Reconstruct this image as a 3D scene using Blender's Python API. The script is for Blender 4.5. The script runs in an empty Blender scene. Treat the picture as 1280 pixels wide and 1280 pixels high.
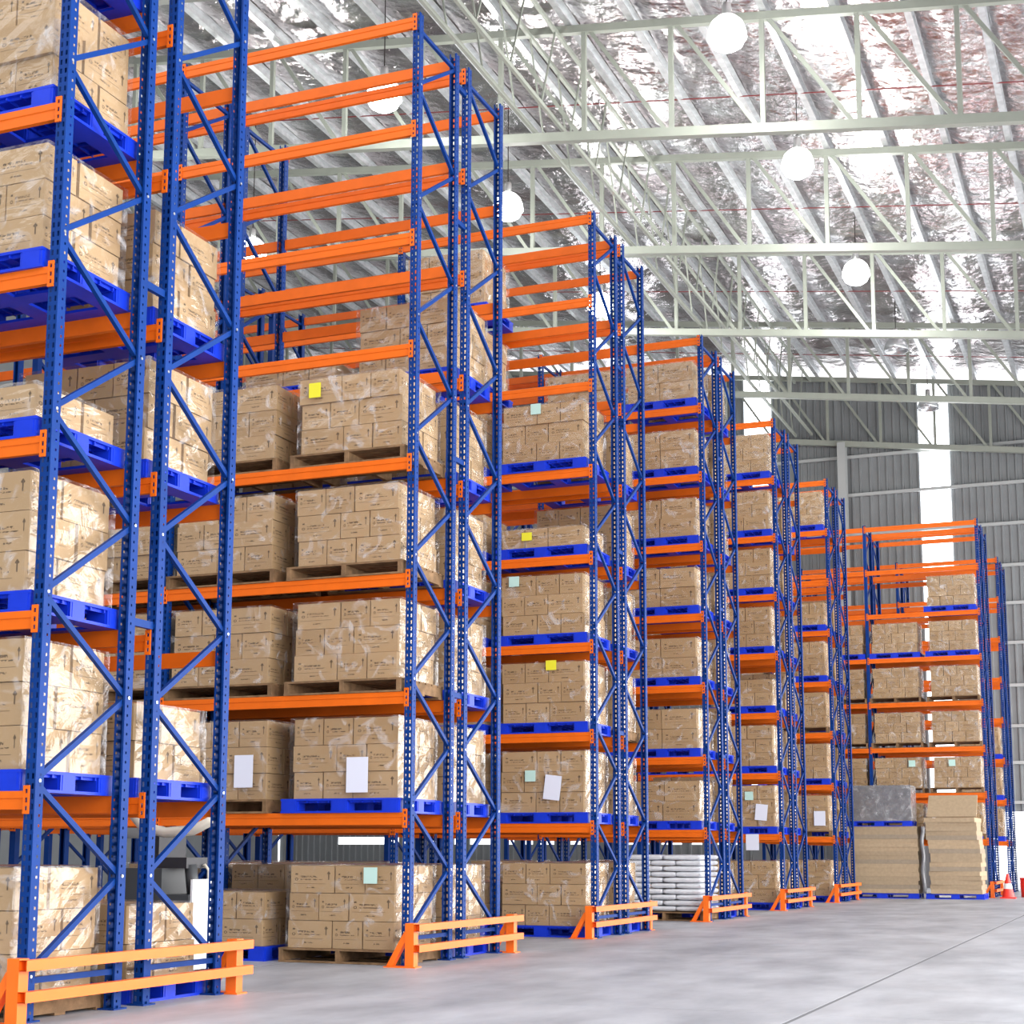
import bpy, math, random
from mathutils import Vector, Matrix
random.seed(7)
C = bpy.context.scene.collection
SC = bpy.context.scene

# ------------------------------------------------------------------ camera, world, light, exposure
CAM = Vector((7.3114, -11.917, 1.1657)); YAW, PIT, ROLL, FPX, CYP = 0.38794, 0.14246, 0.00298, 1952.1, 786.9
fw = Vector((-math.sin(YAW)*math.cos(PIT), math.cos(YAW)*math.cos(PIT), math.sin(PIT)))
rt0 = Vector((math.cos(YAW), math.sin(YAW), 0)); up0 = rt0.cross(fw)
rt = math.cos(ROLL)*rt0 + math.sin(ROLL)*up0; up = math.cos(ROLL)*up0 - math.sin(ROLL)*rt0
cd = bpy.data.cameras.new('camera'); cam = bpy.data.objects.new('camera', cd); C.objects.link(cam)
cd.sensor_width = 36; cd.sensor_fit = 'HORIZONTAL'; cd.lens = 36*FPX/1280; cd.shift_y = (CYP-640)/1280; cd.clip_end = 500
cam.matrix_world = Matrix(((rt.x, up.x, -fw.x, CAM.x), (rt.y, up.y, -fw.y, CAM.y), (rt.z, up.z, -fw.z, CAM.z), (0, 0, 0, 1)))
SC.camera = cam
def project(p):
    d = Vector(p)-CAM; z = d.dot(fw)
    if z < .5: return None
    return 640+FPX*d.dot(rt)/z, CYP-FPX*d.dot(up)/z, z

w = bpy.data.worlds.new('sky'); SC.world = w; w.use_nodes = True
bg = w.node_tree.nodes['Background']; bg.inputs[0].default_value = (.95, .97, 1, 1); bg.inputs[1].default_value = 2.4
def area(name, loc, rot, sx, sy, power, col=(1, 1, 1)):
    l = bpy.data.lights.new(name, 'AREA'); l.shape = 'RECTANGLE'; l.size = sx; l.size_y = sy; l.energy = power; l.color = col
    o = bpy.data.objects.new(name, l); C.objects.link(o); o.location = loc; o.rotation_euler = rot; return o
# daylight coming in through the open loading side on the right and the open front behind the viewer
area('daylight_dock', (14.6, 16, 4.2), (0, math.radians(90), 0), 8, 60, 8800, (1, .98, .96))
area('daylight_front', (6, -24.5, 3.2), (math.radians(90), 0, 0), 12, 5, 600, (1, .98, .96))
vs = SC.view_settings; vs.view_transform = 'Standard'; vs.look = 'None'; vs.exposure = 0.1; vs.gamma = 1; vs.use_curve_mapping = False
SC.cycles.use_denoising = True
SC.cycles.max_bounces = 8; SC.cycles.transparent_max_bounces = 24; SC.cycles.diffuse_bounces = 4; SC.cycles.glossy_bounces = 4
SC.cycles.sample_clamp_indirect = 6; SC.cycles.caustics_reflective = False; SC.cycles.caustics_refractive = False

# ------------------------------------------------------------------ helpers
class MB:
    def __init__(s): s.v = []; s.f = []; s.uv = {}; s.t = []
    def quad(s, a, b, c, d):
        n = len(s.v); s.v += [tuple(a), tuple(b), tuple(c), tuple(d)]; s.f.append((n, n+1, n+2, n+3)); return s
    def box(s, x0, x1, y0, y1, z0, z1, rz=0, uv=False, tint=None):
        n = len(s.v); cx, cy = (x0+x1)/2, (y0+y1)/2; c_, s_ = math.cos(rz), math.sin(rz)
        for (x, y, z) in ((x0,y0,z0),(x1,y0,z0),(x1,y1,z0),(x0,y1,z0),(x0,y0,z1),(x1,y0,z1),(x1,y1,z1),(x0,y1,z1)):
            if rz: x, y = cx+(x-cx)*c_-(y-cy)*s_, cy+(x-cx)*s_+(y-cy)*c_
            s.v.append((x, y, z))
        F = ((0,1,5,4),(1,2,6,5),(2,3,7,6),(3,0,4,7),(4,5,6,7),(3,2,1,0))
        for i, f in enumerate(F):
            if uv: s.uv[len(s.f)] = (((0,0),(1,0),(1,1),(0,1)) if i < 4 else ((0,-2),(1,-2),(1,-1),(0,-1)))
            s.t.append(tint if tint is not None else .5)
            s.f.append(tuple(n+k for k in f))
        return s
    def bar(s, a, b, w_, h_, roll=Vector((1, 0, 0))):
        a, b = Vector(a), Vector(b); d = (b-a).normalized(); u = (roll-d*roll.dot(d)).normalized(); v = d.cross(u); n = len(s.v)
        for p in (a, b):
            for (i, j) in ((-1,-1),(1,-1),(1,1),(-1,1)): s.v.append(tuple(p+u*(i*w_/2)+v*(j*h_/2)))
        for f in ((0,1,5,4),(1,2,6,5),(2,3,7,6),(3,0,4,7),(4,5,6,7),(3,2,1,0)): s.f.append(tuple(n+k for k in f))
        return s
    def lathe(s, prof, n=20, c=(0, 0, 0)):
        b = len(s.v)
        for (r, z) in prof:
            for k in range(n): a = 2*math.pi*k/n; s.v.append((c[0]+r*math.cos(a), c[1]+r*math.sin(a), c[2]+z))
        for i in range(len(prof)-1):
            for k in range(n): s.f.append((b+i*n+k, b+i*n+(k+1)%n, b+(i+1)*n+(k+1)%n, b+(i+1)*n+k))
        return s
    def tube(s, pts, r, n=8):
        b = len(s.v); P = [Vector(p) for p in pts]
        for i, p in enumerate(P):
            d = (P[min(i+1, len(P)-1)]-P[max(i-1, 0)]).normalized(); ref = Vector((0, 0, 1)) if abs(d.z) < .9 else Vector((1, 0, 0))
            u = d.cross(ref).normalized(); v = d.cross(u)
            for k in range(n): a = 2*math.pi*k/n; s.v.append(tuple(p+u*r*math.cos(a)+v*r*math.sin(a)))
        for i in range(len(P)-1):
            for k in range(n): s.f.append((b+i*n+k, b+i*n+(k+1)%n, b+(i+1)*n+(k+1)%n, b+(i+1)*n+k))
        s.f.append(tuple(b+k for k in range(n))[::-1]); s.f.append(tuple(b+(len(P)-1)*n+k for k in range(n))); return s
    def prism(s, pts, axis, a, b):
        n = len(s.v); m = len(pts)
        for q in (a, b):
            for (p0, p1) in pts: s.v.append({'x': (q, p0, p1), 'y': (p0, q, p1), 'z': (p0, p1, q)}[axis])
        for k in range(m): s.f.append((n+k, n+(k+1)%m, n+m+(k+1)%m, n+m+k))
        s.f.append(tuple(n+k for k in range(m))[::-1]); s.f.append(tuple(n+m+k for k in range(m))); return s
    def mesh(s, name, mat, smooth=False):
        me = bpy.data.meshes.new(name); me.from_pydata(s.v, [], s.f)
        if s.uv:
            ul = me.uv_layers.new(name='UVMap'); flat = []
            for i, f in enumerate(s.f): 
                for q in s.uv.get(i, ((0, -2),)*len(f)): flat += q
            ul.data.foreach_set('uv', flat)
            at = me.attributes.new('tint', 'FLOAT', 'FACE'); at.data.foreach_set('value', s.t)
        if smooth: me.polygons.foreach_set('use_smooth', [True]*len(me.polygons))
        me.materials.append(mat); me.update(); return me
def obj(name, me, parent=None, loc=(0, 0, 0), rz=0, scale=None):
    o = bpy.data.objects.new(name, me); C.objects.link(o); o.location = loc
    if rz: o.rotation_euler = (0, 0, rz)
    if scale: o.scale = scale
    if parent: o.parent = parent
    return o
def tag(o, label, cat, group=None, kind=None):
    if label: o['label'] = label
    if cat: o['category'] = cat
    if group: o['group'] = group
    if kind: o['kind'] = kind
    return o
def thing(name, label, cat, loc=(0, 0, 0), rz=0, group=None, kind=None):
    return tag(obj(name, None, None, loc, rz), label, cat, group, kind)

# ------------------------------------------------------------------ materials
def mat(name, col, rough=.5, metal=0., spec=.5, noise=0., nscale=6, bump=0., bscale=40, emit=None, coat=0):
    m = bpy.data.materials.new(name); m.use_nodes = True; nt = m.node_tree; b = nt.nodes['Principled BSDF']
    b.inputs['Base Color'].default_value = (*col, 1); b.inputs['Roughness'].default_value = rough; b.inputs['Metallic'].default_value = metal
    b.inputs['Specular IOR Level'].default_value = spec; b.inputs['Coat Weight'].default_value = coat
    g = nt.nodes.new('ShaderNodeNewGeometry')
    if noise:
        n = nt.nodes.new('ShaderNodeTexNoise'); n.inputs['Scale'].default_value = nscale; n.inputs['Detail'].default_value = 6
        nt.links.new(g.outputs['Position'], n.inputs['Vector'])
        r = nt.nodes.new('ShaderNodeValToRGB'); r.color_ramp.elements[0].position = .3; r.color_ramp.elements[1].position = .7
        r.color_ramp.elements[0].color = (*[c*(1-noise) for c in col], 1); r.color_ramp.elements[1].color = (*[min(1, c*(1+noise)) for c in col], 1)
        nt.links.new(n.outputs['Fac'], r.inputs['Fac']); nt.links.new(r.outputs['Color'], b.inputs['Base Color'])
    if bump:
        n2 = nt.nodes.new('ShaderNodeTexNoise'); n2.inputs['Scale'].default_value = bscale; n2.inputs['Detail'].default_value = 5
        nt.links.new(g.outputs['Position'], n2.inputs['Vector'])
        bp = nt.nodes.new('ShaderNodeBump'); bp.inputs['Strength'].default_value = bump; bp.inputs['Distance'].default_value = .02
        nt.links.new(n2.outputs['Fac'], bp.inputs['Height']); nt.links.new(bp.outputs['Normal'], b.inputs['Normal'])
    if emit: b.inputs['Emission Color'].default_value = (*emit[:3], 1); b.inputs['Emission Strength'].default_value = emit[3]
    return m
BLUE = mat('blue_paint', (.003, .036, .2), .5, 0, .14, .12, 4, 0)
ORANGE = mat('orange_paint', (.78, .14, .006), .45, 0, .28, .06, 5)
GUARD = mat('guard_orange_paint', (.95, .17, .01), .4, 0, .45, .05, 5)
PBLUE = mat('blue_plastic', (.006, .036, .56), .42, 0, .3, .08, 7)
WOOD = mat('pallet_wood', (.21, .125, .065), .75, 0, .2, .35, 9, .3, 60)
PAPER = mat('white_paper', (.72, .74, .86), .7)
MINT = mat('mint_label', (.50, .72, .66), .7)
YELLOW = mat('yellow_label', (.80, .74, .03), .6)
TRUSS = mat('truss_paint', (.36, .385, .335), .45, 0, .5, .05, 3)
ZINC = mat('galvanised_steel', (.74, .76, .78), .38, .5, .5, .15, 5)
GIRT = mat('girt_paint', (.50, .52, .52), .45)
REDW = mat('red_rod_paint', (.30, .05, .05), .5)
LAMPM = mat('lamp_aluminium', (.62, .62, .62), .3, .9)
LAMPON = mat('lamp_glow', (1, 1, 1), .4, emit=(1, 1, .97, 22))
ACRYL = mat('glowing_acrylic', (1, 1, 1), .3, emit=(1, 1, .96, 6))
LAMPOFF = mat('lamp_bell', (.70, .72, .74), .25, .6)
CABLE = mat('black_cable', (.03, .02, .02), .6)
DARK = mat('dark_rubber', (.02, .02, .025), .5)
DGREY = mat('truck_grey', (.05, .055, .06), .45)
CREAM = mat('truck_cream', (.62, .58, .50), .4)
TWHITE = mat('truck_white', (.80, .82, .85), .35)
RED = mat('red_plastic', (.80, .03, .02), .4)
SHEET = mat('plain_cardboard', (.44, .33, .215), .75, 0, .2, .08, 14, .15, 90)
SHEETD = mat('dark_cardboard', (.33, .265, .195), .75, 0, .2, .08, 14, .15, 90)
SHEETM = mat('mid_cardboard', (.39, .295, .195), .75, 0, .2, .08, 14, .15, 90)
SACK = mat('white_sack', (.74, .76, .80), .45, 0, .5, .06, 10, .35, 30)
GWRAP = mat('grey_wrapped_stock', (.20, .20, .21), .22, 0, .6, .15, 5, .5, 9)
STEEL = mat('bolt_steel', (.7, .7, .72), .3, .9)
PANE = mat('translucent_sheet', (.9, .95, 1), .5, emit=(.93, .96, 1, 5.5))

def foil_mat():
    m = bpy.data.materials.new('roof_foil'); m.use_nodes = True; nt = m.node_tree; b = nt.nodes['Principled BSDF']; L = nt.links
    g = nt.nodes.new('ShaderNodeNewGeometry')
    b.inputs['Metallic'].default_value = 1; b.inputs['Roughness'].default_value = .2
    n = nt.nodes.new('ShaderNodeTexNoise'); n.inputs['Scale'].default_value = .9; n.inputs['Detail'].default_value = 3; L.new(g.outputs['Position'], n.inputs['Vector'])
    r = nt.nodes.new('ShaderNodeValToRGB'); r.color_ramp.elements[0].position = .35; r.color_ramp.elements[1].position = .65
    r.color_ramp.elements[0].color = (.68, .59, .60, 1); r.color_ramp.elements[1].color = (.93, .91, .92, 1)
    L.new(n.outputs['Fac'], r.inputs['Fac']); L.new(r.outputs['Color'], b.inputs['Base Color'])
    n1 = nt.nodes.new('ShaderNodeTexNoise'); n1.inputs['Scale'].default_value = 1.3; n1.inputs['Detail'].default_value = 2; L.new(g.outputs['Position'], n1.inputs['Vector'])
    n2 = nt.nodes.new('ShaderNodeTexNoise'); n2.inputs['Scale'].default_value = 5; n2.inputs['Detail'].default_value = 6; n2.inputs['Distortion'].default_value = .6; L.new(g.outputs['Position'], n2.inputs['Vector'])
    b1 = nt.nodes.new('ShaderNodeBump'); b1.inputs['Strength'].default_value = .8; b1.inputs['Distance'].default_value = .16; L.new(n1.outputs['Fac'], b1.inputs['Height'])
    b2 = nt.nodes.new('ShaderNodeBump'); b2.inputs['Strength'].default_value = .6; b2.inputs['Distance'].default_value = .06; L.new(n2.outputs['Fac'], b2.inputs['Height']); L.new(b1.outputs['Normal'], b2.inputs['Normal'])
    L.new(b2.outputs['Normal'], b.inputs['Normal']); return m
FOIL = foil_mat()

def film_mat():
    m = bpy.data.materials.new('stretch_film'); m.use_nodes = True; nt = m.node_tree; L = nt.links; nt.nodes.remove(nt.nodes['Principled BSDF'])
    out = nt.nodes['Material Output']; g = nt.nodes.new('ShaderNodeNewGeometry')
    n = nt.nodes.new('ShaderNodeTexNoise'); n.inputs['Scale'].default_value = 2.6; n.inputs['Detail'].default_value = 4; n.inputs['Distortion'].default_value = 1.2; L.new(g.outputs['Position'], n.inputs['Vector'])
    bp = nt.nodes.new('ShaderNodeBump'); bp.inputs['Strength'].default_value = .8; bp.inputs['Distance'].default_value = .045; L.new(n.outputs['Fac'], bp.inputs['Height'])
    gl = nt.nodes.new('ShaderNodeBsdfGlossy'); gl.inputs['Roughness'].default_value = .22; gl.inputs['Color'].default_value = (1, 1, 1, 1); L.new(bp.outputs['Normal'], gl.inputs['Normal'])
    df = nt.nodes.new('ShaderNodeBsdfDiffuse'); df.inputs['Color'].default_value = (.85, .84, .86, 1); L.new(bp.outputs['Normal'], df.inputs['Normal'])
    tr = nt.nodes.new('ShaderNodeBsdfTransparent'); tr.inputs['Color'].default_value = (.97, .97, .97, 1)
    m1 = nt.nodes.new('ShaderNodeMixShader'); lw_ = nt.nodes.new('ShaderNodeLayerWeight'); lw_.inputs['Blend'].default_value = .5; pw = nt.nodes.new('ShaderNodeMath'); pw.operation = 'POWER'; pw.inputs[1].default_value = 4; L.new(lw_.outputs['Facing'], pw.inputs[0]); fm = nt.nodes.new('ShaderNodeMath'); fm.operation = 'MULTIPLY_ADD'; fm.inputs[1].default_value = .46; fm.inputs[2].default_value = .06; L.new(pw.outputs[0], fm.inputs[0]); L.new(fm.outputs[0], m1.inputs[0]); L.new(tr.outputs[0], m1.inputs[1]); L.new(gl.outputs[0], m1.inputs[2])
    n2 = nt.nodes.new('ShaderNodeTexNoise'); n2.inputs['Scale'].default_value = 3.0; n2.inputs['Detail'].default_value = 6; n2.inputs['Distortion'].default_value = 2.2; L.new(g.outputs['Position'], n2.inputs['Vector'])
    mr = nt.nodes.new('ShaderNodeMapRange'); mr.inputs[1].default_value = .55; mr.inputs[2].default_value = .72; mr.inputs[3].default_value = .004; mr.inputs[4].default_value = .36; L.new(n2.outputs['Fac'], mr.inputs[0])  # noise patches of white diffuse: film haze, with glints and streaks painted in
    m2 = nt.nodes.new('ShaderNodeMixShader'); L.new(mr.outputs[0], m2.inputs[0]); L.new(m1.outputs[0], m2.inputs[1]); L.new(df.outputs[0], m2.inputs[2])
    L.new(m2.outputs[0], out.inputs['Surface']); return m
FILM = film_mat()

def carton_mat():
    m = bpy.data.materials.new('carton_board'); m.use_nodes = True; nt = m.node_tree; L = nt.links; N = nt.nodes; b = N['Principled BSDF']
    b.inputs['Roughness'].default_value = .7; b.inputs['Specular IOR Level'].default_value = .25
    uv = N.new('ShaderNodeUVMap'); sp = N.new('ShaderNodeSeparateXYZ'); L.new(uv.outputs[0], sp.inputs[0]); U, V = sp.outputs[0], sp.outputs[1]
    def mth(op, a, b_=None):
        n = N.new('ShaderNodeMath'); n.operation = op
        for k, x in enumerate((a, b_)):
            if x is None: continue
            if isinstance(x, (int, float)): n.inputs[k].default_value = x
            else: L.new(x, n.inputs[k])
        return n.outputs[0]
    def band(s, lo, hi): return mth('MULTIPLY', mth('GREATER_THAN', s, lo), mth('LESS_THAN', s, hi))
    def rect(u0, u1, v0, v1): return mth('MULTIPLY', band(U, u0, u1), band(V, v0, v1))
    def add(*a):
        r = a[0]
        for x in a[1:]: r = mth('MAXIMUM', r, x)
        return r
    g = N.new('ShaderNodeNewGeometry')
    nz = N.new('ShaderNodeTexNoise'); nz.inputs['Scale'].default_value = 70; nz.inputs['Detail'].default_value = 1; L.new(g.outputs['Position'], nz.inputs['Vector'])
    letters = mth('GREATER_THAN', nz.outputs['Fac'], .48)
    head = mth('LESS_THAN', mth('ADD', mth('MULTIPLY', mth('ABSOLUTE', mth('SUBTRACT', U, .875)), 2.2), mth('ABSOLUTE', mth('SUBTRACT', V, .72))), .09)
    ring = mth('SQRT', mth('ADD', mth('POWER', mth('SUBTRACT', U, .13), 2), mth('POWER', mth('MULTIPLY', mth('SUBTRACT', V, .5), .75), 2)))
    logo = mth('MULTIPLY', band(ring, .022, .04), mth('LESS_THAN', U, .5))
    solid = add(rect(.862, .888, .48, .74), mth('MULTIPLY', head, mth('GREATER_THAN', V, .69)), logo, rect(.10, .16, .66, .72), rect(.06, .80, .325, .338))
    text = mth('MULTIPLY', add(rect(.22, .62, .56, .63), rect(.22, .74, .47, .51), rect(.36, .58, .17, .22)), letters)
    ink = mth('MULTIPLY', add(solid, text), .78)
    tape = band(V, -1.56, -1.44)
    flap = band(V, .985, 1.1)
    n2 = N.new('ShaderNodeTexNoise'); n2.inputs['Scale'].default_value = 3; n2.inputs['Detail'].default_value = 4; L.new(g.outputs['Position'], n2.inputs['Vector'])
    at = N.new('ShaderNodeAttribute'); at.attribute_name = 'tint'; oi = N.new('ShaderNodeObjectInfo')
    t = mth('ADD', mth('ADD', mth('MULTIPLY', at.outputs['Fac'], .5), mth('MULTIPLY', oi.outputs['Random'], .5)), mth('MULTIPLY', mth('SUBTRACT', n2.outputs['Fac'], .5), .5))
    cr = N.new('ShaderNodeValToRGB'); cr.color_ramp.elements[0].color = (.385, .245, .122, 1); cr.color_ramp.elements[1].color = (.54, .365, .20, 1); L.new(t, cr.inputs['Fac'])
    mx = N.new('ShaderNodeMix'); mx.data_type = 'RGBA'; L.new(ink, mx.inputs[0]); L.new(cr.outputs['Color'], mx.inputs[6]); mx.inputs[7].default_value = (.05, .03, .02, 1)
    m2 = N.new('ShaderNodeMix'); m2.data_type = 'RGBA'; L.new(mth('MULTIPLY', tape, .5), m2.inputs[0]); L.new(mx.outputs[2], m2.inputs[6]); m2.inputs[7].default_value = (.55, .42, .25, 1)
    L.new(m2.outputs[2], b.inputs['Base Color']); return m
CARTON = carton_mat()

def concrete():
    m = bpy.data.materials.new('polished_concrete'); m.use_nodes = True; nt = m.node_tree; L = nt.links; b = nt.nodes['Principled BSDF']
    g = nt.nodes.new('ShaderNodeNewGeometry'); mp = nt.nodes.new('ShaderNodeMapping'); mp.inputs['Scale'].default_value = (.5, .22, 1); L.new(g.outputs['Position'], mp.inputs[0])
    n = nt.nodes.new('ShaderNodeTexNoise'); n.inputs['Scale'].default_value = 2.2; n.inputs['Detail'].default_value = 9; n.inputs['Roughness'].default_value = .62; L.new(mp.outputs[0], n.inputs['Vector'])
    r = nt.nodes.new('ShaderNodeValToRGB'); r.color_ramp.elements[0].position = .33; r.color_ramp.elements[1].position = .66
    r.color_ramp.elements[0].color = (.245, .25, .275, 1); r.color_ramp.elements[1].color = (.44, .445, .475, 1); L.new(n.outputs['Fac'], r.inputs['Fac']); L.new(r.outputs['Color'], b.inputs['Base Color'])
    n2 = nt.nodes.new('ShaderNodeTexNoise'); n2.inputs['Scale'].default_value = 1.3; n2.inputs['Detail'].default_value = 4; L.new(g.outputs['Position'], n2.inputs['Vector'])
    mr = nt.nodes.new('ShaderNodeMapRange'); mr.inputs[3].default_value = .34; mr.inputs[4].default_value = .6; L.new(n2.outputs['Fac'], mr.inputs[0]); L.new(mr.outputs[0], b.inputs['Roughness'])
    b.inputs['Specular IOR Level'].default_value = .45; return m
CONC = concrete()
JOINT = mat('joint_filler', (.15, .15, .16), .8)
CLAD = mat('grey_cladding', (.26, .275, .285), .5, 0, .4, .06, 2)

# ------------------------------------------------------------------ the setting
ROOF_M, ZB, ZT, TS, YW = .135, 16.09, 18.58, 6.93, 46.0
TR = [YW-5*TS+TS*k for k in range(6)]
def zb(X): return ZB-ROOF_M*X
def zt(X): return ZT-ROOF_M*X
XL, XR = -27.0, 13.0
fl = tag(obj('floor', MB().box(XL, 30, -26, YW+12, -.2, -.002).mesh('floor', JOINT)), 'grey concrete warehouse floor with saw-cut joints', 'floor', None, 'structure')
XJ = 4.86
xs = [XL]+[XJ+6.2*k for k in range(-5, 5) if XL < XJ+6.2*k < 30]+[30]; ys = [-26]+[-20+6.6*k for k in range(12) if -20+6.6*k < YW+12]+[YW+12]
for i in range(len(xs)-1):
    for j in range(len(ys)-1):
        jw = .02
        obj('slab', MB().box(xs[i]+jw, xs[i+1]-jw, ys[j]+.005, ys[j+1]-.005, -.002, 0).mesh('slab', CONC), fl)
# foil ceiling, sagging a little between purlins
PS = 1.44; px = [.6+PS*k for k in range(-19, 9)]
mb = MB(); NX, NY = 28*4, 92; Y0, Y1 = 0., YW+.9; X0, X1 = px[0]-.2, px[-1]+.4
for j in range(NY+1):
    for i in range(NX+1):
        X = X0+(X1-X0)*i/NX; Y = Y0+(Y1-Y0)*j/NY
        ph = ((X-.6)/PS) % 1.0
        sag = .10*math.sin(math.pi*ph)*(.7+.5*math.sin(Y*.9+int((X-.6)//PS)*2.1))
        mb.v.append((X, Y, zt(X)+.42-sag+.012*random.uniform(-1, 1)))
for j in range(NY):
    for i in range(NX): a = j*(NX+1)+i; mb.f.append((a, a+NX+1, a+NX+2, a+1))
ceil = tag(obj('ceiling', mb.mesh('ceiling', FOIL, True)), 'silver foil-lined sloping warehouse roof on steel purlins', 'ceiling', None, 'structure')
for X in px:
    p = MB(); z = zt(X)+.11
    p.prism([(X-.07, z), (X+.07, z), (X+.07, z+.03), (X-.05, z+.03), (X-.05, z+.25), (X+.07, z+.25), (X+.07, z+.27), (X-.07, z+.27)], 'y', 4, YW+.3)
    obj('purlin', p.mesh('purlin', ZINC), ceil)
for k in range(1, 6):
    Y = TR[k]-3.1
    obj('sag_rod', MB().bar((XL+2, Y, zt(XL+2)+.12), (XR-1, Y, zt(XR-1)+.12), .022, .022, Vector((0, 1, 0))).mesh('sag_rod', REDW), ceil)
# lattice roof trusses
vx = [.56+1.965*k for k in range(-13, 7)]
near = ['nearest grey lattice roof truss, top edge of the picture', 'grey lattice roof truss second from the camera, above the second rack', 'third grey lattice roof truss, beyond the third rack top', 'fourth grey lattice roof truss from the camera', 'fifth grey lattice roof truss, last one clear of the back wall', 'grey lattice truss standing against the back wall cladding']
for k, Y in enumerate(TR):
    if k == 5: Y -= .25
    t = thing('roof_truss', near[k], 'roof truss', (0, Y, 0), group='lattice roof trusses')
    a, b = vx[0], vx[-1]
    obj('bottom_chord', MB().bar((a, 0, zb(a)), (b, 0, zb(b)), .17, .2, Vector((0, 1, 0))).mesh('bottom_chord', TRUSS), t)
    obj('top_chord', MB().bar((a, 0, zt(a)), (b, 0, zt(b)), .14, .17, Vector((0, 1, 0))).mesh('top_chord', TRUSS), t)
    vme = MB().box(-.05, .05, -.045, .045, .05, ZT-ZB-.04).mesh('vertical', TRUSS)
    dme = MB().bar((.14, 0, ZT-ZB-ROOF_M*.14-.05), (1.965-.14, 0, -ROOF_M*1.965+.1), .07, .085, Vector((0, 1, 0))).mesh('diagonal', TRUSS)
    for i, X in enumerate(vx):
        obj('vertical', vme, t, (X, 0, zb(X)))
        if i < len(vx)-1: obj('diagonal', dme, t, (X, 0, zb(X)))
# lattice girder along the building, above the rack ends
t = thing('lattice_girder', 'long lattice girder with fine zigzag webs running above the rack ends', 'girder', (-4.25, 0, 0))
zg0, zg1 = zb(-4.25)+.25, zt(-4.25)-.15
for dx in (-.3, .3):
    obj('chord', MB().bar((dx, 5, zg0), (dx, YW-.4, zg0), .07, .09).mesh('chord', TRUSS), t)
    obj('chord', MB().bar((dx, 5, zg1), (dx, YW-.4, zg1), .07, .09).mesh('chord', TRUSS), t)
wm = [MB().bar((0, 0, zg0), (0, .87, zg1), .035, .035).mesh('web', TRUSS), MB().bar((0, 0, zg1), (0, .87, zg0), .035, .035).mesh('web', TRUSS)]
for i in range(46):
    obj('web', wm[i % 2], t, (-.3 if i % 2 else .3, 5+i*.87, 0))
# back wall: ribbed cladding with translucent strips and open doors
DOORS = [(2.0, 5.6)]; DH = 2.68
VENTS = [(-24.2, -21.4), (-21.2, -20.9), (-20.6, -20.4), (-20.0, -19.5), (-18.9, -18.7), (-18.2, -17.3), (-16.6, -16.3), (-15.9, -15.5), (-15.2, -14.6), (-13.9, -13.5), (-11.9, -11.2), (-10.9, -10.7), (-10.2, -9.4), (-9.0, -8.6), (-8.0, -7.2), (-5.5, -4.9), (-4.7, -3.6), (-3.4, -2.5), (-2.2, -1.8)]; VZ = (1.52, 1.82)
STRIPS = [(-13.25, -12.2), (-6.66, -5.62), (-.07, 1.0), (6.5, 7.55)]
bw = thing('wall_back', 'ribbed grey metal back wall with translucent strips', None, kind='structure')
edges = sorted(set([XL, XR]+[e for d in DOORS+STRIPS+VENTS for e in d]))
for a, b in zip(edges[:-1], edges[1:]):
    mid = (a+b)/2
    if any(s0 < mid < s1 for s0, s1 in STRIPS):
        continue
    z0 = DH if any(d0 < mid < d1 for d0, d1 in DOORS) else 0
    mb = MB(); n = max(1, round((b-a)/.28)); wd = (b-a)/n
    for i in range(n):
        x = a+i*wd; P = [(x, 0), (x+wd*.62, 0), (x+wd*.7, -.05), (x+wd*.92, -.05), (x+wd, 0)]
        for (xa, ya), (xb, yb) in zip(P[:-1], P[1:]):
            za = z0
            if any(d0 < mid < d1 for d0, d1 in VENTS):
                mb.quad((xa, YW+.15+ya, 0), (xb, YW+.15+yb, 0), (xb, YW+.15+yb, VZ[0]), (xa, YW+.15+ya, VZ[0])); za = VZ[1]
            mb.quad((xa, YW+.15+ya, za), (xb, YW+.15+yb, za), (xb, YW+.15+yb, zt(xb)+.02), (xa, YW+.15+ya, zt(xa)+.02))
    obj('cladding', mb.mesh('cladding', CLAD), bw)
for i, (a, b) in enumerate(STRIPS):
    z0 = .9 if i == 2 else 3.2
    mb = MB()
    mb.prism([(a, z0), (b, z0), (b, zt(b)), (a, zt(a))], 'y', YW+.12, YW+.16)
    tag(obj('window_%d' % (i+1), mb.mesh('window', PANE)), 'tall glowing translucent wall strip in the back wall', None, None, 'structure')
    obj('cladding', MB().box(a, b, YW+.12, YW+.16, 0, z0).mesh('cladding', CLAD), bw)
for z in (3.0, 4.4, 5.7, 7.15, 8.68, 10.12, 11.5, 13.03, 14.53, 16.0):
    obj('girt', MB().box(XL, XR, YW-.02, YW+.1, z-.055, z+.055).mesh('girt', GIRT), bw)
for X in (-2.85, -11.6, 8.0):
    obj('column', MB().box(X-.03, X+.03, YW-.5, YW-.1, 0, zb(X)).box(X-.15, X+.15, YW-.52, YW-.49, 0, zb(X)).box(X-.15, X+.15, YW-.12, YW-.09, 0, zb(X)).mesh('column', GIRT), bw)
lw = tag(obj('wall_left', MB().box(XL-.2, XL, -26, YW, 0, 23).mesh('wall_left', CLAD)), 'grey metal side wall behind the racks', None, None, 'structure')
fwall = tag(obj('wall_front', MB().box(XL, 0, -26.2, -26, 0, 23).box(0, 12, -26.2, -26, 5.8, 20).box(12, XR+2, -26.2, -26, 0, 20).mesh('wall_front', CLAD)), 'grey metal wall with a wide door behind the viewer', None, None, 'structure')
rw = tag(obj('wall_right', MB().box(XR+1.9, XR+2.1, -6, YW+.3, 8.4, zt(XR)+.4).mesh('wall_right', CLAD)), 'grey upper wall over the open loading side', None, None, 'structure')

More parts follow.
